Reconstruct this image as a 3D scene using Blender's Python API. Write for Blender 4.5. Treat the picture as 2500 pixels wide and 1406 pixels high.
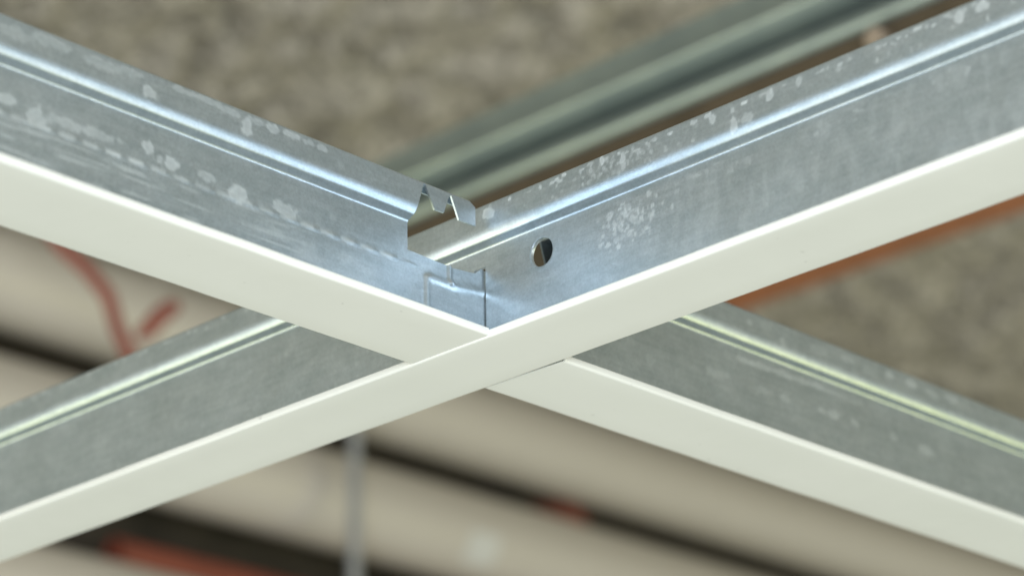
import bpy, bmesh, math, random
import numpy as np
from mathutils import Vector, Matrix

for o in list(bpy.data.objects):
    bpy.data.objects.remove(o, do_unlink=True)
SC = bpy.context.scene
COL = SC.collection
MM = 0.001
random.seed(7)

# ------------------------------------------------------------------ camera
cam_d = bpy.data.cameras.new('camera')
cam = bpy.data.objects.new('camera', cam_d)
COL.objects.link(cam)
SC.camera = cam
cam_d.sensor_fit = 'HORIZONTAL'
cam_d.sensor_width = 36.0
cam_d.lens = 6755.825 / 2500 * 36.0
cam_d.clip_start = 0.02
cam_d.clip_end = 60.0
_fw = Vector((-0.6657928, -0.64418819, 0.37648575))
_rt = Vector((-0.70085302, 0.71304292, -0.01936082))
_up = Vector((0.25597848, 0.27675147, 0.92622008))
cam_loc = Vector((439.8287, 434.8716, -231.9939)) * MM
cam.matrix_world = Matrix(((_rt.x, _up.x, -_fw.x, cam_loc.x),
                           (_rt.y, _up.y, -_fw.y, cam_loc.y),
                           (_rt.z, _up.z, -_fw.z, cam_loc.z),
                           (0, 0, 0, 1)))
cam_d.dof.use_dof = True
cam_d.dof.focus_distance = 0.648
cam_d.dof.aperture_fstop = 12.5
cam_d.dof.aperture_blades = 0

# ------------------------------------------------------------------ light
W = bpy.data.worlds.new('World')
SC.world = W
W.use_nodes = True
bg = W.node_tree.nodes['Background']
bg.inputs[0].default_value = (0.955, 1.0, 0.885, 1)     # pale room bounce
bg.inputs[1].default_value = 0.385


def area(name, loc, target, sx, sy, power, col):
    d = bpy.data.lights.new(name, 'AREA')
    d.shape = 'RECTANGLE'
    d.size, d.size_y, d.energy, d.color = sx, sy, power, col
    o = bpy.data.objects.new(name, d)
    COL.objects.link(o)
    o.location = loc
    o.rotation_euler = (Vector(target) - Vector(loc)).to_track_quat('-Z', 'Y').to_euler()
    return o


area('window_light', (1.36, 1.36, -0.38), (0, 0, 0.02), 1.3, 1.25, 47, (0.88, 0.94, 1.0))
area('side_window_light', (2.684, -1.743, -0.62), (0, 0, 0.03), 1.9, 1.5, 26, (1.0, 0.97, 0.88))
area('side_window_light', (-1.648, 2.743, -0.62), (0, 0, 0.03), 1.4, 1.5, 15, (1.0, 0.96, 0.86))
area('yellow_green_fill', (1.678, -2.487, -0.95), (0, 0, 0.03), 1.1, 1.3, 9.5, (1.0, 0.97, 0.30))  # added unseen lamp, tints the rear bulb edges yellow-green
area('yellow_green_fill', (-2.457, 1.721, -0.95), (0, 0, 0.03), 1.1, 1.3, 11, (1.0, 0.97, 0.28))  # its added counterpart on the other side
area('room_light', (-0.6, -0.4, -2.3), (-0.7, -0.5, 0.5), 3.0, 3.0, 12, (0.96, 1.0, 0.84))

SC.view_settings.view_transform = 'Standard'
SC.view_settings.look = 'None'
SC.view_settings.exposure = 0.07
SC.view_settings.gamma = 1.0
SC.render.engine = 'CYCLES'

# ------------------------------------------------------------------ materials


def new_mat(name):
    m = bpy.data.materials.new(name)
    m.use_nodes = True
    nt = m.node_tree
    return m, nt, nt.nodes['Principled BSDF']


def N(nt, typ, **kw):
    n = nt.nodes.new(typ)
    for k, v in kw.items():
        setattr(n, k, v)
    return n


def noise(nt, vec, scale, detail=3, rough=0.5):
    n = N(nt, 'ShaderNodeTexNoise')
    n.inputs['Scale'].default_value = scale
    n.inputs['Detail'].default_value = detail
    n.inputs['Roughness'].default_value = rough
    nt.links.new(vec, n.inputs['Vector'])
    return n


def ramp(nt, fac, stops):
    r = N(nt, 'ShaderNodeValToRGB')
    e = r.color_ramp.elements
    e[0].position, e[0].color = stops[0][0], (*stops[0][1], 1)
    e[1].position, e[1].color = stops[-1][0], (*stops[-1][1], 1)
    for p, c in stops[1:-1]:
        x = e.new(p)
        x.color = (*c, 1)
    nt.links.new(fac, r.inputs['Fac'])
    return r


def mixc(nt, fac, a, b, blend='MIX'):
    m = N(nt, 'ShaderNodeMix', data_type='RGBA', blend_type=blend)
    for s, v in ((m.inputs[0], fac), (m.inputs[6], a), (m.inputs[7], b)):
        if hasattr(v, 'is_linked'):
            nt.links.new(v, s)
        else:
            s.default_value = v if not isinstance(v, tuple) else (*v, 1)
    return m.outputs[2]


def mapping(nt, scale):
    tc = N(nt, 'ShaderNodeTexCoord')
    mp = N(nt, 'ShaderNodeMapping')
    mp.inputs['Scale'].default_value = scale
    nt.links.new(tc.outputs['Object'], mp.inputs['Vector'])
    return mp.outputs['Vector']


def bump(nt, h, strength, dist):
    b = N(nt, 'ShaderNodeBump')
    b.inputs['Strength'].default_value = strength
    b.inputs['Distance'].default_value = dist
    nt.links.new(h, b.inputs['Height'])
    return b.outputs['Normal']


def zinc_mat(name, axis):
    """galvanised rolled sheet; axis = length direction (0 = X, 1 = Y)"""
    m, nt, p = new_mat(name)
    tc = N(nt, 'ShaderNodeTexCoord').outputs['Object']
    sc = [1.0, 1.0, 1.0]
    sc[axis] = 0.10
    streak = noise(nt, mapping(nt, tuple(sc)), 900, 3, 0.6)
    big = noise(nt, tc, 70, 3, 0.55)
    fine = noise(nt, tc, 1500, 2, 0.7)
    spangle = N(nt, 'ShaderNodeTexVoronoi')
    spangle.inputs['Scale'].default_value = 420
    nt.links.new(tc, spangle.inputs['Vector'])
    base = ramp(nt, fine.outputs[0], [(0.30, (0.48, 0.545, 0.60)), (0.70, (0.575, 0.65, 0.71))]).outputs[0]
    st = ramp(nt, streak.outputs[0], [(0.35, (0.86, 0.89, 0.89)), (0.62, (1.0, 1.0, 1.0))]).outputs[0]
    base = mixc(nt, 0.8, base, st, 'MULTIPLY')
    bgc = ramp(nt, big.outputs[0], [(0.35, (0.95, 0.96, 0.965)), (0.65, (1.0, 1.0, 1.0))]).outputs[0]
    base = mixc(nt, 1.0, base, bgc, 'MULTIPLY')
    sp = N(nt, 'ShaderNodeRGBToBW')
    nt.links.new(spangle.outputs['Color'], sp.inputs[0])
    spc = ramp(nt, sp.outputs[0], [(0.1, (0.93, 0.94, 0.95)), (0.9, (1.03, 1.03, 1.03))]).outputs[0]
    base = mixc(nt, 1.0, base, spc, 'MULTIPLY')
    at = N(nt, 'ShaderNodeAttribute', attribute_name='stain')
    col = mixc(nt, at.outputs['Fac'], base, (0.76, 0.83, 0.87))
    nt.links.new(col, p.inputs['Base Color'])
    # metallic falls where the white zinc bloom lies
    mr = N(nt, 'ShaderNodeMapRange')
    mr.inputs['To Min'].default_value = 0.85
    mr.inputs['To Max'].default_value = 0.45
    nt.links.new(at.outputs['Fac'], mr.inputs['Value'])
    nt.links.new(mr.outputs[0], p.inputs['Metallic'])
    rr = N(nt, 'ShaderNodeMapRange')
    rr.inputs['From Min'].default_value = 0.3
    rr.inputs['From Max'].default_value = 0.7
    rr.inputs['To Min'].default_value = 0.34
    rr.inputs['To Max'].default_value = 0.40
    nt.links.new(big.outputs[0], rr.inputs['Value'])
    nt.links.new(rr.outputs[0], p.inputs['Roughness'])
    add = N(nt, 'ShaderNodeMath', operation='MULTIPLY_ADD')
    add.inputs[1].default_value = 0.6
    nt.links.new(at.outputs['Fac'], add.inputs[0])
    nt.links.new(fine.outputs[0], add.inputs[2])
    nt.links.new(bump(nt, add.outputs[0], 0.35, 0.00004), p.inputs['Normal'])
    return m


def paint_mat(name, col, rough=0.42, fleck=True):
    m, nt, p = new_mat(name)
    tc = N(nt, 'ShaderNodeTexCoord').outputs['Object']
    n1 = noise(nt, tc, 55, 3, 0.5)
    c = ramp(nt, n1.outputs[0], [(0.3, tuple(x * 0.965 for x in col)), (0.7, col)]).outputs[0]
    if fleck:
        n4 = noise(nt, mapping(nt, (1, 1, 1)), 14, 4, 0.6)
        sm = ramp(nt, n4.outputs[0], [(0.42, (1, 1, 1)), (0.72, (0.93, 0.935, 0.93))]).outputs[0]
        c = mixc(nt, 1.0, c, sm, 'MULTIPLY')
        rm = N(nt, 'ShaderNodeMapRange')
        rm.inputs['From Min'].default_value = 0.35
        rm.inputs['From Max'].default_value = 0.7
        rm.inputs['To Min'].default_value = rough - 0.1
        rm.inputs['To Max'].default_value = rough + 0.12
        nt.links.new(n4.outputs[0], rm.inputs['Value'])
        nt.links.new(rm.outputs[0], p.inputs['Roughness'])
        n2 = noise(nt, tc, 330, 1, 0.3)
        f = ramp(nt, n2.outputs[0], [(0.775, (0, 0, 0)), (0.81, (1, 1, 1))]).outputs[0]
        c = mixc(nt, f, c, tuple(x * 0.78 for x in col))
    nt.links.new(c, p.inputs['Base Color'])
    p.inputs['Roughness'].default_value = rough
    n3 = noise(nt, tc, 700, 2, 0.5)
    nt.links.new(bump(nt, n3.outputs[0], 0.12, 0.00003), p.inputs['Normal'])
    return m


def rough_mat(name, c1, c2, scale, rough=0.8, metallic=0.0, bs=0.3, bd=0.002):
    m, nt, p = new_mat(name)
    tc = N(nt, 'ShaderNodeTexCoord').outputs['Object']
    n1 = noise(nt, tc, scale, 5, 0.6)
    c = ramp(nt, n1.outputs[0], [(0.32, c1), (0.68, c2)]).outputs[0]
    nt.links.new(c, p.inputs['Base Color'])
    p.inputs['Roughness'].default_value = rough
    p.inputs['Metallic'].default_value = metallic
    nt.links.new(bump(nt, n1.outputs[0], bs, bd), p.inputs['Normal'])
    return m


M_ZX = zinc_mat('galvanised_steel_cross', 0)
M_ZY = zinc_mat('galvanised_steel_main', 1)
M_CAP = paint_mat('white_enamel', (0.80, 0.81, 0.785))
M_SLAB = rough_mat('sprayed_slab', (0.21, 0.187, 0.148), (0.66, 0.61, 0.52), 120, 0.9, 0, 0.8, 0.01)
M_CHAN = rough_mat('channel_steel', (0.26, 0.315, 0.315), (0.34, 0.40, 0.385), 30, 0.40, 0.75, 0.1, 0.0003)
M_BROWN = rough_mat('dark_brown', (0.05, 0.037, 0.02), (0.085, 0.062, 0.036), 26, 0.8)
M_GAP_SHADE = rough_mat('gap_shade_brown', (0.03, 0.025, 0.016), (0.075, 0.06, 0.042), 14, 0.75)  # dark brown standing in for the shade between the pipes
M_PIPE = paint_mat('cream_pvc', (0.57, 0.525, 0.47), 0.38, False)
M_HILITE = paint_mat('painted_highlight', (0.64, 0.635, 0.62), 0.5, False)  # paler tone for the highlight painted on the middle pipe
M_RED = rough_mat('red_plastic', (0.20, 0.05, 0.03), (0.28, 0.07, 0.042), 20, 0.5)
M_ORANGE = rough_mat('orange_conduit', (0.23, 0.085, 0.03), (0.31, 0.11, 0.04), 20, 0.5)
M_ROD = rough_mat('rod_steel', (0.36, 0.37, 0.38), (0.46, 0.47, 0.48), 60, 0.5, 0.4, 0.1, 0.0003)
M_SPOT = rough_mat('pale_brown', (0.24, 0.19, 0.14), (0.30, 0.24, 0.18), 60, 0.8)

# ------------------------------------------------------------------ mesh helpers


def finish(name, verts, faces, mat, parent=None, stain=None, angle=38, loc=None, recalc=True):
    me = bpy.data.meshes.new(name)
    v = np.asarray(verts, dtype=float) * MM
    me.from_pydata(v.tolist(), [], faces)
    if recalc:
        bm = bmesh.new()
        bm.from_mesh(me)
        bmesh.ops.recalc_face_normals(bm, faces=bm.faces)
        bm.to_mesh(me)
        bm.free()
    if stain is not None:
        a = me.attributes.new('stain', 'FLOAT', 'POINT')
        a.data.foreach_set('value', np.asarray(stain, dtype=np.float32))
    me.polygons.foreach_set('use_smooth', [True] * len(me.polygons))
    me.set_sharp_from_angle(angle=math.radians(angle))
    me.materials.append(mat)
    o = bpy.data.objects.new(name, me)
    COL.objects.link(o)
    if parent:
        o.parent = parent
    if loc:
        o.location = [c * MM for c in loc]
    return o


def tag(o, label, cat, group=None, kind=None):
    o['label'] = label
    o['category'] = cat
    if group:
        o['group'] = group
    if kind:
        o['kind'] = kind


def empty(name, loc, rz=0.0):
    o = bpy.data.objects.new(name, None)
    o.empty_display_size = 0.02
    COL.objects.link(o)
    o.location = [c * MM for c in loc]
    o.rotation_euler = (0, 0, rz)
    return o


def solidify_sheet(fv, bv, quads):
    """front verts, back verts (same count), front quads -> closed solid"""
    n = len(fv)
    faces = [tuple(q) for q in quads]
    faces += [tuple(reversed([i + n for i in q])) for q in quads]
    cnt = {}
    for q in quads:
        for i in range(len(q)):
            a, b = q[i], q[(i + 1) % len(q)]
            cnt[(a, b)] = cnt.get((a, b), 0) + 1
    for (a, b) in cnt:
        if (b, a) not in cnt:
            faces.append((b, a, a + n, b + n))
    return np.vstack([fv, bv]), faces


def hash2(ix, iy, s):
    h = np.sin(ix * 127.1 + iy * 311.7 + s * 74.7) * 43758.5453
    return h - np.floor(h)


def vnoise(x, y, s=0.0):
    ix, iy = np.floor(x), np.floor(y)
    fx, fy = x - ix, y - iy
    fx, fy = fx * fx * (3 - 2 * fx), fy * fy * (3 - 2 * fy)
    a, b = hash2(ix, iy, s), hash2(ix + 1, iy, s)
    c, d = hash2(ix, iy + 1, s), hash2(ix + 1, iy + 1, s)
    return (a * (1 - fx) + b * fx) * (1 - fy) + (c * (1 - fx) + d * fx) * fy


def sstep(a, b, x):
    t = np.clip((x - a) / (b - a), 0, 1)
    return t * t * (3 - 2 * t)


def blobs(u, z, lst):
    """white zinc bloom patches: (u, z, ru, rz, strength)"""
    s = np.zeros_like(u)
    wob = (vnoise(u * 0.9, z * 0.9, 3) - 0.5) * 0.7 + (vnoise(u * 2.2, z * 2.2, 5) - 0.5) * 0.4
    for (bu, bz, ru, rz, k) in lst:
        d = np.sqrt(((u - bu) / ru) ** 2 + ((z - bz) / rz) ** 2) + wob
        m = sstep(1.15, 0.75, d)
        ring = np.exp(-((d - 0.85) / 0.18) ** 2) * 0.35
        s = np.maximum(s, np.clip(m * k * 0.46 + ring * k * 0.75, 0, 1))
    return s


def lines(a, b, step):
    n = max(1, int(round((b - a) / step)))
    return list(np.linspace(a, b, n + 1))


# ------------------------------------------------------------------ tee bars
CAPW_MAIN, CAPW_CROSS = 12.0, 13.2
WEB_Z0, WEB_Z1 = 1.0, 28.6
T = 0.45                     # half thickness of the doubled web


def cap_profile(w, lip=1.95, r=0.65, t=0.4):
    p = []
    out = [(-w + r, 0), (w - r, 0)]
    arc = [(w - r + r * math.sin(a), r - r * math.cos(a)) for a in np.radians([15, 32, 50, 70, 90])]
    right = arc + [(w, lip - 0.35), (w - 0.1, lip - 0.1), (w - 0.35, lip), (w - 2.6, lip), (w - 2.6, lip - t),
                   (w - 0.75, lip - t), (w - t - 0.1, lip - t - 0.25), (w - t, r), (w - r, t + 0.02)]
    left = [(-x, z) for x, z in reversed(right)]
    # closed loop: bottom, right lip up and back, inner floor, left lip
    p = out[:1] + [(x, 0) for x in np.linspace(-w * 0.5, w * 0.5, 3)] + out[1:] + right
    p += left
    return p


def extrude_loop(prof, us, mp, wave=0.0):
    n = len(prof)
    v = []
    for u in us:
        w1 = float(vnoise(np.array(u * 0.045 + 500), np.array(3.5), 61) - 0.5) * wave
        w2 = float(vnoise(np.array(u * 0.07 + 900), np.array(7.5), 62) - 0.5) * wave
        for (l, z) in prof:
            v.append(mp(u, l + w1 * l / 12.0, z + w2 * (l / 12.0) ** 2 * 0.7))
    f = []
    for i in range(len(us) - 1):
        for j in range(n):
            k = (j + 1) % n
            f.append((i * n + j, i * n + k, (i + 1) * n + k, (i + 1) * n + j))
    f.append(tuple(range(n)))
    f.append(tuple((len(us) - 1) * n + j for j in reversed(range(n))))
    return v, f


def bulb_half(step=0.4):
    """near half of the hollow bulb outline from the web up to the top centre"""
    p = [(T + 0.02, 27.6), (T + 0.02, 28.0), (T + 0.02, 28.75)]
    # concave fillet into the underside, then a tight corner and a slow bend up into the side
    fr = 0.95
    for a in np.radians([8, 16, 24, 34, 44, 54, 64, 74]):
        p.append((T + 0.02 + fr * (1 - math.cos(a)), 28.75 + fr * math.sin(a)))
    R = 6.4
    cz = 33.5
    a25 = math.radians(26)
    lx, lz = 3.0 - R * (1 - math.cos(a25)), cz - R * math.sin(a25)
    rr_ = 0.95
    ccx, ccz = lx - rr_ * math.cos(a25), lz + rr_ * math.sin(a25)
    for a in np.radians([78, 66, 54, 44, 34]):
        p.append((ccx + rr_ * math.cos(a), ccz - rr_ * math.sin(a)))
    for a in np.radians([26, 22, 18, 14, 10, 6, 3, 0]):
        p.append((3.0 - R * (1 - math.cos(a)), cz - R * math.sin(a)))
    for z in np.arange(cz + step, 38.9, step):
        p.append((3.0, z))
    for a in np.radians([0, 22, 45, 68, 90]):
        p.append((2.35 + 0.65 * math.cos(a), 38.85 + 0.65 * math.sin(a)))
    p.append((0.0, 39.5))
    return p


def bulb_outline(step=0.4):
    h = bulb_half(step=step)
    return h + [(-l, z) for l, z in reversed(h[:-1])]


def shell_inner(prof, t=0.38):
    P = np.array(prof)
    d = np.gradient(P, axis=0)
    nrm = np.stack([-d[:, 1], d[:, 0]], 1)
    nrm /= np.linalg.norm(nrm, axis=1)[:, None]
    q = P + nrm * t
    # keep the two leaves from crossing at the web
    h = len(P) // 2
    q[:h, 0] = np.maximum(q[:h, 0], 0.06)
    q[h + 1:, 0] = np.minimum(q[h + 1:, 0], -0.06)
    q[h, 0] = 0
    return q


def u_cut(z):
    """slanted saw cut at the end of a cross tee bulb"""
    return np.interp(z, [27.6, 28.6, 30.8, 39.2], [26.2, 26.1, 25.6, 23.0])


def build_bulb(name, us, mp, mat, parent, stain_fn, slanted=False):
    prof = bulb_outline()
    inner = shell_inner(prof)
    n = len(prof)
    ua = np.array(us)
    wb = vnoise(ua * 0.11 + 700, ua * 0 + 1.5, 71)
    wz = vnoise(ua * 0.06 + 700, ua * 0 + 2.5, 72)
    fv, bv, st = [], [], []
    for i, u in enumerate(us):
        for j, (l, z) in enumerate(prof):
            uu = float(u_cut(z)) if (slanted and i == 0) else u
            wob = 1 + 0.012 * (wb[i] - 0.5)
            fv.append(mp(uu, l * wob, z + 0.05 * (wz[i] - 0.5)))
            bv.append(mp(uu, inner[j][0], inner[j][1]))
            st.append((uu, z, l))
    quads = []
    for i in range(len(us) - 1):
        for j in range(n - 1):
            a = i * n + j
            quads.append((a, a + 1, a + n + 1, a + n))
    V, F = solidify_sheet(np.array(fv), np.array(bv), quads)
    S = np.array(st)
    s = stain_fn(S[:, 0], S[:, 1]) * (S[:, 2] > 0)
    s = np.concatenate([s, np.zeros(len(fv))])
    if slanted == 'teeth':
        # toothed end: two side walls with V notches and the top strip
        uz = [5.6, 11.3, 13.85, 14.3, 16.4, 19.5, 22.55, 23.2]
        zl = [33.2, 33.1, 38.75, 38.8, 33.4, 33.3, 39.0, 39.0]
        uu = sorted(set(uz + lines(5.6, 23.2, 0.6) + [7.3]))
        V = V.tolist()
        for side in (1, -1):
            m = 12
            f2, b2, q2 = [], [], []
            for u in uu:
                lo = float(np.interp(u, uz, zl)) if side > 0 else 38.1
                hi = float(np.interp(u, [5.6, 7.3], [38.0, 39.02]))
                for k in range(m + 1):
                    z = lo + (hi - lo) * k / m
                    f2.append(mp(u, 3.0 if side > 0 else -0.2, z))
                    b2.append(mp(u, 2.52 if side > 0 else 0.25, z))
                    s = np.append(s, 0)
            for i in range(len(uu) - 1):
                for k in range(m):
                    a = i * (m + 1) + k
                    q2.append((a, a + 1, a + m + 2, a + m + 1))
            s = np.append(s, np.zeros(len(b2)))
            v2, fc2 = solidify_sheet(np.array(f2), np.array(b2), q2)
            off = len(V)
            V += v2.tolist()
            F += [tuple(i + off for i in q) for q in fc2]
        top = [(3.0, 38.98)] + [(2.35 + 0.65 * math.cos(a), 38.85 + 0.65 * math.sin(a)) for a in np.radians([25, 50, 72, 90])]
        top += [(1.0, 39.5), (0.3, 39.4), (-0.2, 38.98)]
        tin = [(max(0.25, min(2.5, l)), z - 0.35) for l, z in top]
        f2, b2, q2 = [], [], []
        ut = [7.3] + lines(8, 23.02, 1.5)
        nt_ = len(top)
        for u in ut:
            for (l, z), (l2, z2) in zip(top, tin):
                f2.append(mp(u, l, z))
                b2.append(mp(u, l2, z2))
        for i in range(len(ut) - 1):
            for j in range(nt_ - 1):
                a = i * nt_ + j
                q2.append((a, a + 1, a + nt_ + 1, a + nt_))
        v2, fc2 = solidify_sheet(np.array(f2), np.array(b2), q2)
        off = len(V)
        V += v2.tolist()
        F += [tuple(i + off for i in q) for q in fc2]
        s = np.append(s, np.zeros(len(v2)))
    return finish(name, V, F, mat, parent, s, 40)


def dash_height(u, z, u0, u1, zc, pitch=6.2, length=4.2, hz=0.42, amp=0.10, slope=0.0):
    ph = ((u - u0) % pitch) - pitch / 2
    m = sstep(length / 2 + 0.3, length / 2 - 0.4, np.abs(ph)) * np.exp(-((z - zc - slope * ph) / hz) ** 2)
    return amp * m * (u > u0) * (u < u1)


def web_sheet(us, zs_of_u, height_fn, nz):
    U, Z = [], []
    for u in us:
        z0, z1 = zs_of_u(u)
        zz = np.linspace(z0, z1, nz + 1)
        U.append(np.full(nz + 1, u))
        Z.append(zz)
    return np.concatenate(U), np.concatenate(Z)


def grid_quads(nu, nz):
    q = []
    for i in range(nu - 1):
        for k in range(nz):
            a = i * (nz + 1) + k
            q.append((a, a + 1, a + nz + 2, a + nz + 1))
    return q


def map_pts(mp, u, l, z):
    return np.array([mp(a, b, c) for a, b, c in zip(u, l, z)])


def build_cross(name, loc, rz, sign, label, web_blobs, bulb_blobs, far, roll=1.0):
    """cross tee: u = distance from the main tee centre line; sign +1 runs to +X"""
    root = empty(name, loc, rz)
    tag(root, label, 'ceiling tee', 'tee bars of the ceiling grid')
    ox = loc[0]

    def mp(u, l, z):
        return (sign * u - ox, l, z - loc[2] + 0.0)
    # white cap
    us = [12.2 if sign > 0 else 12.85] + lines(14, 200, 6) + lines(220, 585, 20)[0:]
    prof = [(l, z + loc[2]) for l, z in cap_profile(CAPW_CROSS)]
    v, f = extrude_loop(prof, us, mp, 0.22)
    if sign < 0:
        n0 = len(prof)
        for k in range(n0):
            l = prof[k][0]
            v[k] = mp(12.8 + (l + 13.2) / 26.4 * 1.0, l, prof[k][1])
    finish('face_cap', v, f, M_CAP, root, None, 40)
    # web beyond the end cut

    def hgt(u, z):
        h = dash_height(u, z, 22, 400, 18.5 + 0.0 * u) * roll
        h += 0.003 * (vnoise(u * 0.15, z * 0.3, 9) - 0.5)
        return h

    def stn(u, z):
        s = blobs(u, z, web_blobs)
        d = dash_height(u, z, 30, 400, 18.5, amp=1.0, hz=0.55)
        brk = vnoise(u * 0.16, z * 0, 12)
        s = np.maximum(s, np.clip(d, 0, 1) * (0.28 + 0.45 * brk) * roll)
        # faint roll streaks along the lower web
        stv = vnoise(u * 0.12, z * 1.6, 21)
        s = np.maximum(s, 0.34 * roll * sstep(0.60, 0.82, stv) * sstep(19, 16, z) * sstep(40, 75, u))
        return s
    us = lines(26.1, far, 0.5) + lines(far + 4, 585, 10)
    nz = 54
    U, Z = web_sheet(us, lambda u: (WEB_Z0, WEB_Z1), None, nz)
    H = hgt(U, Z)
    fv = map_pts(mp, U, T + H, Z)
    bv = map_pts(mp, U, -T + 0 * H, Z)
    V, F = solidify_sheet(fv, bv, grid_quads(len(us), nz))
    s = stn(U, Z)
    web = finish('web', V, F, M_ZX, root, np.concatenate([s, 0 * s]), 50)
    # end tab that passes into the slot of the main tee
    zt_u = [-2.0, 1.3, 3.2, 3.4, 11.4, 12.2, 13.0, 26.1]
    zt_z = [23.6, 23.9, 22.3, 22.2, 21.35, 21.6, 21.5, 21.85]

    def tabh(u, z):
        h = 0.25 * sstep(20.8, 19.2, u) * sstep(17.8, 15.8, z)          # stamped panel
        zr = np.interp(u, [0, 12, 20], [18.0, 16.9, 16.9])
        h += 0.46 * np.exp(-((z - zr) / 1.0) ** 2) * sstep(21.0, 18.5, u)           # rib over the panel
        h += 0.32 * np.exp(-((u - 20.0) / 0.85) ** 2) * sstep(17.4, 16.4, z)
        h += 0.45 * np.exp(-((u - 12.2) / 0.8) ** 2) * sstep(16.0, 17.2, z)          # upright dimple
        h += 0.28 * np.exp(-(((u - 11.6) / 0.9) ** 2 + ((z - 17.0) / 0.7) ** 2))
        h += dash_height(u, z, 22, 400, 18.5) * sstep(21.5, 23, u)
        h += 0.05 * (vnoise(u * 0.9, z * 0.9, 31) - 0.5) * sstep(18.5, 16.0, np.abs(z - 17) + 14)
        return h
    us2 = sorted(lines(-2.0, 26.1, 0.28) + [1.3, 3.2, 11.4, 12.2])
    nz2 = 74
    U, Z = web_sheet(us2, lambda u: (WEB_Z0, float(np.interp(u, zt_u, zt_z))), None, nz2)
    if sign < 0:
        keep = None
    H = tabh(U, Z)
    lat = 0.0 if sign > 0 else 0.0
    endz = 0.0
    fv = map_pts(mp, U + (1.7 * 0 if sign > 0 else 3.0 * sstep(6, 1, U)), T + H + lat, Z)
    bv = map_pts(mp, U + (0 if sign > 0 else 3.0 * sstep(6, 1, U)), -T + 0 * H + lat, Z)
    V, F = solidify_sheet(fv, bv, grid_quads(len(us2), nz2))
    s = blobs(U, Z, [])
    finish('end_tab', V, F, M_ZX, web, np.concatenate([s, 0 * s]), 50)
    # bulb
    us = [24.0, 27.0] + lines(27.5, far, 0.5) + lines(far + 4, 585, 10)
    build_bulb('bulb', us, mp, M_ZX, root, lambda u, z: blobs(u, z, bulb_blobs), 'teeth' if sign > 0 else 'plain')
    return root


A_WEB = [(141.7, 21.8, 2.6, 1.3, .8), (134.1, 20.6, 2.3, 2.6, .75), (127, 21.4, 6.5, 1.15, .62), (118, 21.6, 6.0, 1.2, .62),
         (104.4, 22.9, 1.5, 1.3, .9), (101.0, 21.2, 1.0, .9, .7), (97.7, 21.1, 1.8, 1.7, 1.0), (88.0, 21.3, 2.3, 1.1, .7),
         (78.3, 19.8, 3.0, 2.0, .95), (64.7, 20.3, 3.4, 1.8, .75), (66.5, 21.3, 1.2, .9, .6), (50, 23, 1.0, .6, .4), (46, 14, 2.2, 1.3, .3),
         (39, 12.5, 1.6, 1.0, .25), (57, 13.5, 2.5, 1.0, .3), (70, 15.5, 2.6, .8, .3)]
A_BULB = [(106.3, 34.4, 1.9, 1.5, .85), (97.8, 38.0, 2.6, .9, .55), (90.5, 38.2, 4.6, .8, .55), (83.8, 37.6, 4.2, .9, .6), (75.5, 37.7, 3.0, .8, .6),
          (78.6, 35.4, 1.5, 2.0, .9), (70.7, 37.6, 1.8, 1.1, .85), (65.2, 37.8, 2.6, .8, .8), (60.1, 37.7, 1.9, .7, .65), (55.8, 37.6, 1.7, .7, .65),
          (120, 36.8, 4.5, 1.3, .45), (133, 37.2, 5.5, 1.2, .45), (112, 37.6, 4.0, .8, .4), (142, 36, 4, 1.4, .35), (50, 35, 1, .8, .3)]
B_WEB = [(97.8, 26.0, 3.6, .9, .7), (105, 26.1, 5.5, .8, .75), (114, 26.2, 5.0, .8, .75), (122, 26.3, 5.0, .8, .7), (129, 26.3, 3.0, .9, .75),
         (84.0, 19.2, 2.2, 1.2, .4), (89, 19.6, 3.0, .8, .35), (105.7, 19.2, 3.0, 1.0, .45), (114.3, 19.3, 2.0, 1.2, .5), (130.2, 19.6, 1.7, 1.1, .7),
         (136.5, 19.9, 2.4, 1.2, .7), (145.6, 19.7, 2.4, 1.0, .55), (163.3, 20.0, 2.0, 1.2, .5), (178.5, 19.5, 3.0, 1.3, .5), (137, 26.2, 6, .6, .4),
         (145, 26.1, 5, .6, .35), (60, 16, 2, 1.5, .3), (52, 20, 1.5, 1.2, .3)]
B_BULB = [(98, 36, 1.3, .9, .6), (112, 34.2, 1.0, 1.2, .6), (128, 36, 4, 1.2, .35), (141, 36.6, 3, 1.0, .4), (160, 36.6, 2.0, 1.2, .6),
          (170, 37, 2.2, 1.2, .65), (180, 36, 3, 1.2, .5), (105, 37, 3, .8, .3), (190, 36.8, 3, 1.2, .5), (150, 35.5, 3, 1, .3)]

crossA = build_cross('cross_tee', (12.0, 0, 0.4), 0.0129, 1,
                     'galvanised cross tee with notched bulb end and white face, upper left of the joint',
                     A_WEB, A_BULB, 156)
crossB = build_cross('cross_tee', (-12.0, 0, 0.4), 0.0081, -1,
                     'galvanised cross tee at lower right, behind the main tee with a dark gap',
                     B_WEB, B_BULB, 206, 0.12)

# ---- main tee (runs along Y, camera side is +X)
main = empty('main_tee', (0, 0, 0))
tag(main, 'long galvanised main tee with a round hole in its web, white face below', 'ceiling tee',
    'tee bars of the ceiling grid')


def mpm(u, l, z):
    return (l, u, z)


us = lines(-900, -220, 40) + lines(-210, 175, 7) + lines(200, 700, 40)
v, f = extrude_loop(cap_profile(CAPW_MAIN), us, mpm, 0.22)
finish('face_cap', v, f, M_CAP, main, None, 40)

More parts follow.
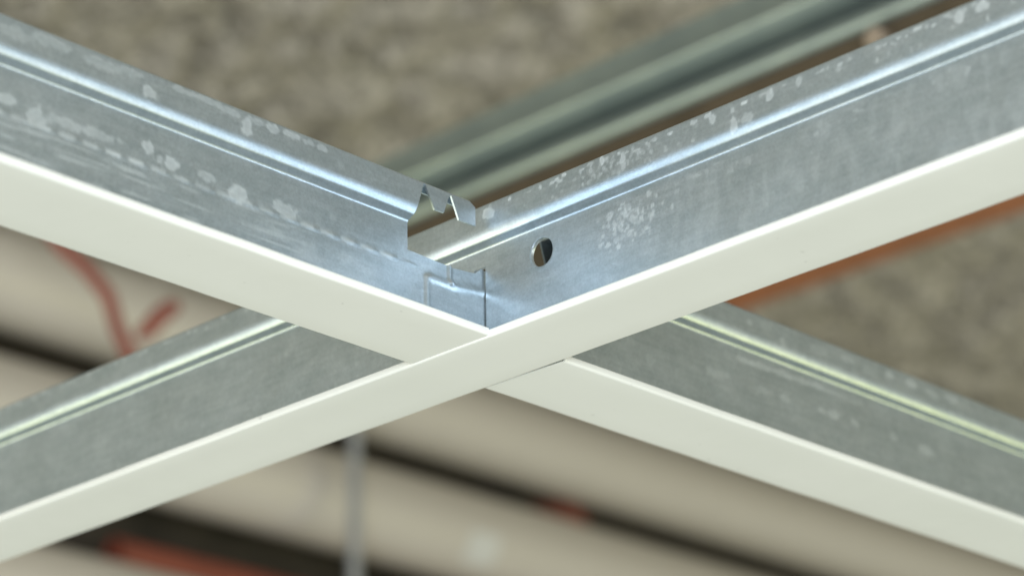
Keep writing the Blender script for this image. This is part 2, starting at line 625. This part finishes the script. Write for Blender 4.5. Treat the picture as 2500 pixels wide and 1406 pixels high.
# main web with the round service hole and the slot for the cross tee tabs
HU, HZ, HR = 19.8, 22.65, 3.55
SQ = (14.8, 24.8, 17.7, 27.6)
SL = (-2.9, 0.95, 6.0, 24.6)
uset = set(np.round(lines(-205, SL[0], 0.5), 4)) | set(np.round(lines(SL[0], SL[1], 0.385), 4)) | set(np.round(lines(SL[1], SQ[0], 0.5), 4))
uset |= set(np.round(lines(SQ[0], SQ[1], 0.5), 4)) | set(np.round(lines(SQ[1], 172, 0.36), 4))
uset |= set(np.round(lines(-900, -215, 20), 4)) | set(np.round(lines(182, 700, 20), 4))
ul = sorted(uset)
ul = [ul[0]] + [b for a, b in zip(ul, ul[1:]) if b - a > 1e-3]
zl_ = sorted(set(np.round(lines(WEB_Z0, SL[2], 0.5), 4)) | set(np.round(lines(SL[2], SQ[2], 0.5), 4)) | set(np.round(lines(SQ[2], SL[3], 0.5), 4)) |
             set(np.round(lines(SL[3], SQ[3], 0.5), 4)) | set(np.round(lines(SQ[3], WEB_Z1, 0.5), 4)))
nu, nz = len(ul), len(zl_)
U = np.repeat(np.array(ul), nz)
Z = np.tile(np.array(zl_), nu)
quads = []
iu0 = min(range(nu), key=lambda i: abs(ul[i] - SQ[0]))
iu1 = min(range(nu), key=lambda i: abs(ul[i] - SQ[1]))
iz0 = min(range(nz), key=lambda i: abs(zl_[i] - SQ[2]))
iz1 = min(range(nz), key=lambda i: abs(zl_[i] - SQ[3]))
for i in range(nu - 1):
    for k in range(nz - 1):
        cu, cz = (ul[i] + ul[i + 1]) / 2, (zl_[k] + zl_[k + 1]) / 2
        if SQ[0] < cu < SQ[1] and SQ[2] < cz < SQ[3]:
            continue
        if SL[0] < cu < SL[1] and SL[2] < cz < SL[3]:
            continue
        a = i * nz + k
        quads.append((a, a + 1, a + nz + 1, a + nz))
loop = [i * nz + iz0 for i in range(iu0, iu1)] + [iu1 * nz + k for k in range(iz0, iz1)]
loop += [i * nz + iz1 for i in range(iu1, iu0, -1)] + [iu0 * nz + k for k in range(iz1, iz0, -1)]
prev = loop
Uc, Zc = list(U), list(Z)
for t in (0.35, 0.62, 0.80, 0.90, 0.96, 1.0):
    cur = []
    for vi in loop:
        du, dz = U[vi] - HU, Z[vi] - HZ
        r = math.hypot(du, dz)
        pu, pz = HU + du / r * HR, HZ + dz / r * HR
        Uc.append(U[vi] + (pu - U[vi]) * t)
        Zc.append(Z[vi] + (pz - Z[vi]) * t)
        cur.append(len(Uc) - 1)
    for j in range(len(loop)):
        k = (j + 1) % len(loop)
        quads.append((prev[k], prev[j], cur[j], cur[k]))
    prev = cur
U, Z = np.array(Uc), np.array(Zc)
rng = np.random.RandomState(4)
MW, MB = [], []
# cluster of fine splash spots right of the hole
for _ in range(110):
    uu_, zz_ = rng.normal(47, 5.0), rng.normal(21.5, 3.2)
    if uu_ > 36 and zz_ < 27.5:
        MW.append((uu_, zz_, rng.uniform(.25, .75), rng.uniform(.25, .7), rng.uniform(.3, .75)))
for _ in range(45):
    MW.append((rng.uniform(36, 165), rng.uniform(24, 27.6), rng.uniform(.3, 1.0), rng.uniform(.25, .6), rng.uniform(.2, .45)))
for _ in range(24):
    MW.append((rng.uniform(-200, -20), rng.uniform(6, 27), rng.uniform(.3, .9), rng.uniform(.3, .8), rng.uniform(.15, .3)))
MB += [(4.8, 36.6, 1.7, 1.6, .8), (42.3, 38.0, .9, 1.2, .9), (48.6, 36.4, .9, .9, .8), (48.8, 34.8, .6, 1.2, .7), (76.2, 36.8, 1.0, 1.5, .75),
       (82.0, 33.4, .9, 2.0, .7), (86, 34.0, 2.0, 1.0, .55), (92.9, 36.7, 1.2, 1.0, .8), (101, 37.2, .9, 1.2, .6), (144, 36.9, 1.1, 1.4, .8), (150, 37.2, 1.6, 1.2, .9)]
u_ = 12.0
while u_ < 170:                       # row of dried drops just under the top edge
    MB.append((u_, rng.normal(37.8, .35), rng.uniform(.35, 1.0), rng.uniform(.25, .6), rng.uniform(.55, 1.0)))
    if rng.rand() < 0.45:
        MB.append((u_ + rng.normal(0, 1), rng.uniform(33.5, 37), rng.uniform(.25, .7), rng.uniform(.25, .8), rng.uniform(.3, .7)))
    u_ += rng.exponential(2.0) + 0.8
u_ = -205.0
while u_ < -20:
    MB.append((u_, rng.normal(38.2, .3), rng.uniform(.4, 1.1), rng.uniform(.25, .55), rng.uniform(.5, .9)))
    u_ += rng.exponential(3.5) + 1.2
for _ in range(70):
    MB.append((rng.normal(48, 9), rng.uniform(33, 38), rng.uniform(.25, .6), rng.uniform(.25, .6), rng.uniform(.25, .6)))


def fast_blobs(u, z, lst):
    s = np.zeros_like(u)
    order = np.argsort(u, kind='stable')
    us_ = u[order]
    for b in lst:
        a0 = np.searchsorted(us_, b[0] - b[2] * 2.2)
        a1 = np.searchsorted(us_, b[0] + b[2] * 2.2)
        idx = order[a0:a1]
        if len(idx):
            s[idx] = np.maximum(s[idx], np.clip(1.3 * blobs(u[idx], z[idx], [b]), 0, 1))
    return s


s = fast_blobs(U, Z, MW)
patch = sstep(0.56, 0.8, vnoise(U * 0.5, Z * 0.2, 41)) * 0.10 * sstep(45, 70, U)
s = np.maximum(s, patch)
H = 0.003 * (vnoise(U * 0.15, Z * 0.3, 9) - 0.5)
rh = np.hypot(U - HU, Z - HZ)
H = H + np.where(rh < HR + 0.02, -0.16, 0) + 0.05 * np.exp(-((rh - HR - 0.5) / 0.4) ** 2)
fv = map_pts(mpm, U, T + H, Z)
bv = map_pts(mpm, U, -T + 0 * H, Z)
V, F = solidify_sheet(fv, bv, quads)
finish('web', V, F, M_ZY, main, np.concatenate([s, 0 * s]), 50)
us = lines(-900, -215, 20) + lines(-210, -30, 0.6) + lines(-29.6, 175, 0.35) + lines(185, 700, 20)
build_bulb('bulb', us, mpm, M_ZY, main, lambda u, z: fast_blobs(u, z, MB))

# ------------------------------------------------------------------ plenum above and behind


def add_box(V, F, x0, x1, y0, y1, z0, z1, b=0.0):
    o = len(V)
    for z in (z0, z1):
        for x, y in ((x0, y0), (x1, y0), (x1, y1), (x0, y1)):
            V.append((x, y, z))
    for q in ((0, 3, 2, 1), (4, 5, 6, 7), (0, 1, 5, 4), (1, 2, 6, 5), (2, 3, 7, 6), (3, 0, 4, 7)):
        F.append(tuple(i + o for i in q))


def tube(pts, r, n=20, cap=True):
    P = [Vector(p) for p in pts]
    V, F = [], []
    up = Vector((0, 0, 1))
    for i, p in enumerate(P):
        t = (P[min(i + 1, len(P) - 1)] - P[max(i - 1, 0)]).normalized()
        a = t.cross(up)
        if a.length < 0.05:
            a = t.cross(Vector((1, 0, 0)))
        a.normalize()
        b = a.cross(t)
        for k in range(n):
            g = 2 * math.pi * k / n
            V.append(tuple(p + (a * math.cos(g) + b * math.sin(g)) * (r[i] if isinstance(r, (list, tuple)) else r)))
    for i in range(len(P) - 1):
        for k in range(n):
            j = (k + 1) % n
            F.append((i * n + k, i * n + j, (i + 1) * n + j, (i + 1) * n + k))
    if cap:
        F.append(tuple(range(n)))
        F.append(tuple((len(P) - 1) * n + k for k in reversed(range(n))))
    return V, F


# rough sprayed slab
xs = lines(-6000, -2700, 300) + lines(-2650, -250, 9) + lines(-200, 3500, 300)
ys = lines(-5000, -1700, 300) + lines(-1650, -100, 9) + lines(-50, 3500, 300)
X = np.repeat(np.array(xs), len(ys))
Y = np.tile(np.array(ys), len(xs))
Xo, Yo = X.copy(), Y.copy()
X = Xo + (vnoise(Xo / 55 + 300, Yo / 55 + 300, 81) - .5) * 60 + Yo * 0.35
Y = Yo + (vnoise(Xo / 47 + 600, Yo / 47 + 300, 82) - .5) * 60 - Xo * 0.35
X, Y = X + 20000, Y + 20000
hz = (vnoise(X / 42, Y / 42, 1) - .5) * 26 + (vnoise(X / 17, Y / 17, 2) - .5) * 34 + (vnoise(X / 220, Y / 220, 3) - .5) * 14
V = np.stack([Xo, Yo, 712 - hz], 1)
slab = finish('ceiling_slab', V, grid_quads(len(xs), len(ys) - 1), M_SLAB, None, None, 180, recalc=False)
tag(slab, 'rough grey-brown sprayed underside of the floor slab', 'slab', None, 'structure')

# steel channel hung above, open side to the camera
ch = empty('steel_channel', (-411, 0, 300))
tag(ch, 'blurred slotted steel channel running above the main tee under the slab', 'channel')
prof_up = [(0, 44), (0, 31.5), (0.5, 30.8), (2.0, 30.0), (2.6, 28.4), (1.9, 26.6), (-0.6, 25.0), (-4.5, 22.2), (-9, 20.8), (-9, 22.6), (-4.5, 24), (-1.5, 27), (-2.0, 31), (-2.0, 42), (-24, 42), (-24, 44)]
prof_lo = [(-9, 14.2), (-4, 13.8), (-1.4, 12.8), (-0.2, 11), (0, 9), (-0.5, 7), (-2.5, 5.2), (-6, 4.4), (-24, 4.4), (-24, 6), (-6, 6), (-2.4, 7.4), (-2, 9), (-4, 12), (-9, 12.4)]


def mpc(u, l, z):
    return (l, u, z)


for nm, pf in (('upper_lip', prof_up), ('lower_lip', prof_lo)):
    v, f = extrude_loop(pf, lines(-500, 700, 100), mpc)
    finish(nm, v, f, M_CHAN, ch, None, 50)
V, F = [], []
add_box(V, F, -14, -12, -500, 700, 6.1, 41.9)
finish('back_plate', V, F, M_CHAN, ch)
V, F = [], []
add_box(V, F, -75, -2.0, -500, 700, -14, 4.0)
finish('base_strip', V, F, M_BROWN, ch)  # dark brown strip along the underside of the channel
v, f = tube([(-2, -172, -4), (4, -172, -4), (5, -172, -4)], [5, 5, 4], 16)
finish('pale_spot', v, f, M_SPOT, ch)  # short pale cylinder on the brown strip

# dark beam added behind the pipes to keep their gaps dark
bm_ = empty('gap_shade_beam', (-1400, -1240, 120))
tag(bm_, 'dark brown beam added behind the cream pipes to darken the gaps', 'beam')
V, F = [], []
add_box(V, F, -2600, 1500, -12, 12, 20, 480)
finish('gap_shade_web', V, F, M_GAP_SHADE, bm_)
for z0, z1, nm in ((480, 500, 'gap_shade_top_flange'), (0, 20, 'gap_shade_bottom_flange')):
    V, F = [], []
    add_box(V, F, -2600, 1500, -70, 22 if z0 else 60, z0, z1)
    finish(nm, V, F, M_GAP_SHADE, bm_)

# cream drain pipes running along X


def pipe(name, label, z, r, x0, x1, y, collar_x, mat=M_PIPE, cat='pipe', group='cream pipes'):
    root = empty(name, (x1, y, z))
    tag(root, label, cat, group)
    v, f = tube([(x - x1, 0, 0) for x in lines(x0, x1, 100)], r, 40)
    finish('pipe_body', v, f, mat, root, None, 50)
    v, f = tube([(collar_x - x1 + d, 0, 0) for d in (0, 2, 8, 10, 52, 58, 60)],
                [r + .5, r + 3, r + 3, r + 5, r + 5, r + 3, r + .5], 40)
    finish('socket', v, f, mat, root, None, 50)
    return root


pipe('drain_pipe', 'upper cream plastic drain pipe crossed by a red cable', 551, 38, -3600, 100, -1150, -300)
pipe('drain_pipe', 'middle cream plastic drain pipe behind the grey hanger rod', 450, 39, -3600, 100, -1150, -280)
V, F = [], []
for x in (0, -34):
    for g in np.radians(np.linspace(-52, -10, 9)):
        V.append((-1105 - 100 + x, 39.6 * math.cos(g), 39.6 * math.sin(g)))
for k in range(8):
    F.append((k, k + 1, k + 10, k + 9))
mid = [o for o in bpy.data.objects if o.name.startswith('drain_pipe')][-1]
finish('highlight_patch', V, F, M_HILITE, mid, None, 60)  # highlight put in as a pale patch on the pipe
pipe('drain_pipe', 'lowest cream plastic pipe at the bottom left corner', 322, 34, -3600, 100, -1150, -240)
pipe('water_pipe', 'thin red pipe between the cream pipes along the bottom edge', 366, 13.5, -3600, -775, -1160, -1900, M_RED, 'pipe', None)

v, f = tube([(0, 0, 0), (-14, 0, 0), (-16, 0, 0), (-40, 0, 0), (-42, 0, 0), (-52, 0, 0)], [12, 12, 18, 18, 12, 12], 20)
o = finish('pipe_coupling', v, f, M_RED, None, None, 40, (-1254, -1178, 502))
tag(o, 'small dark red coupling in the gap between the cream pipes', 'coupling')

# red cable hanging over the upper pipe
pts = [(-572, -992, 540), (-581, -989, 519), (-590, -987, 508), (-606, -979, 494), (-621, -973, 476), (-631, -975, 456), (-642, -974, 438), (-650, -973, 425), (-660, -972, 405)]
v, f = tube([(a + 581, b + 989, c - 519) for a, b, c in pts], 5.2, 14)
o = finish('red_cable', v, f, M_RED, None, None, 60, (-581, -989, 519))
tag(o, 'long curved red cable hanging in front of the upper cream pipe', 'cable')
pts = [(-641, -966, 449), (-645, -960, 454), (-649, -952, 463), (-653, -945, 468), (-655, -940, 470)]
v, f = tube([(a + 649, b + 952, c - 463) for a, b, c in pts], [3, 6, 6.5, 6, 4], 14)
o = finish('red_cable_end', v, f, M_RED, None, None, 60, (-649, -952, 463))
tag(o, 'short red cable end beside the long red cable', 'cable')

# orange conduit along Y
root = empty('orange_conduit', (-950, 300, 482))
tag(root, 'orange conduit showing just below the main tee on the right', 'conduit')
v, f = tube([(0, y - 300, 0) for y in lines(-745, 300, 60)], 10.5, 20)
finish('conduit_body', v, f, M_ORANGE, root, None, 60)
v, f = tube([(0, y, 0) for y in (-2, 0, 40, 42)], [11, 13, 13, 11], 20)
finish('end_socket', v, f, M_ORANGE, root, None, 50)

# hanger rod in front of the pipes
root = empty('hanger_rod', (-950, -1085, 250))
tag(root, 'thin grey vertical steel hanger rod in front of the cream pipes', 'rod')
v, f = tube([(0, 0, z) for z in lines(0, 290, 29)], 5.0, 14)
finish('rod', v, f, M_ROD, root, None, 50)
v, f = tube([(0, 0, z) for z in (255, 256, 268, 269)], [6, 10, 10, 6], 6)
finish('nut', v, f, M_ROD, root, None, 30)
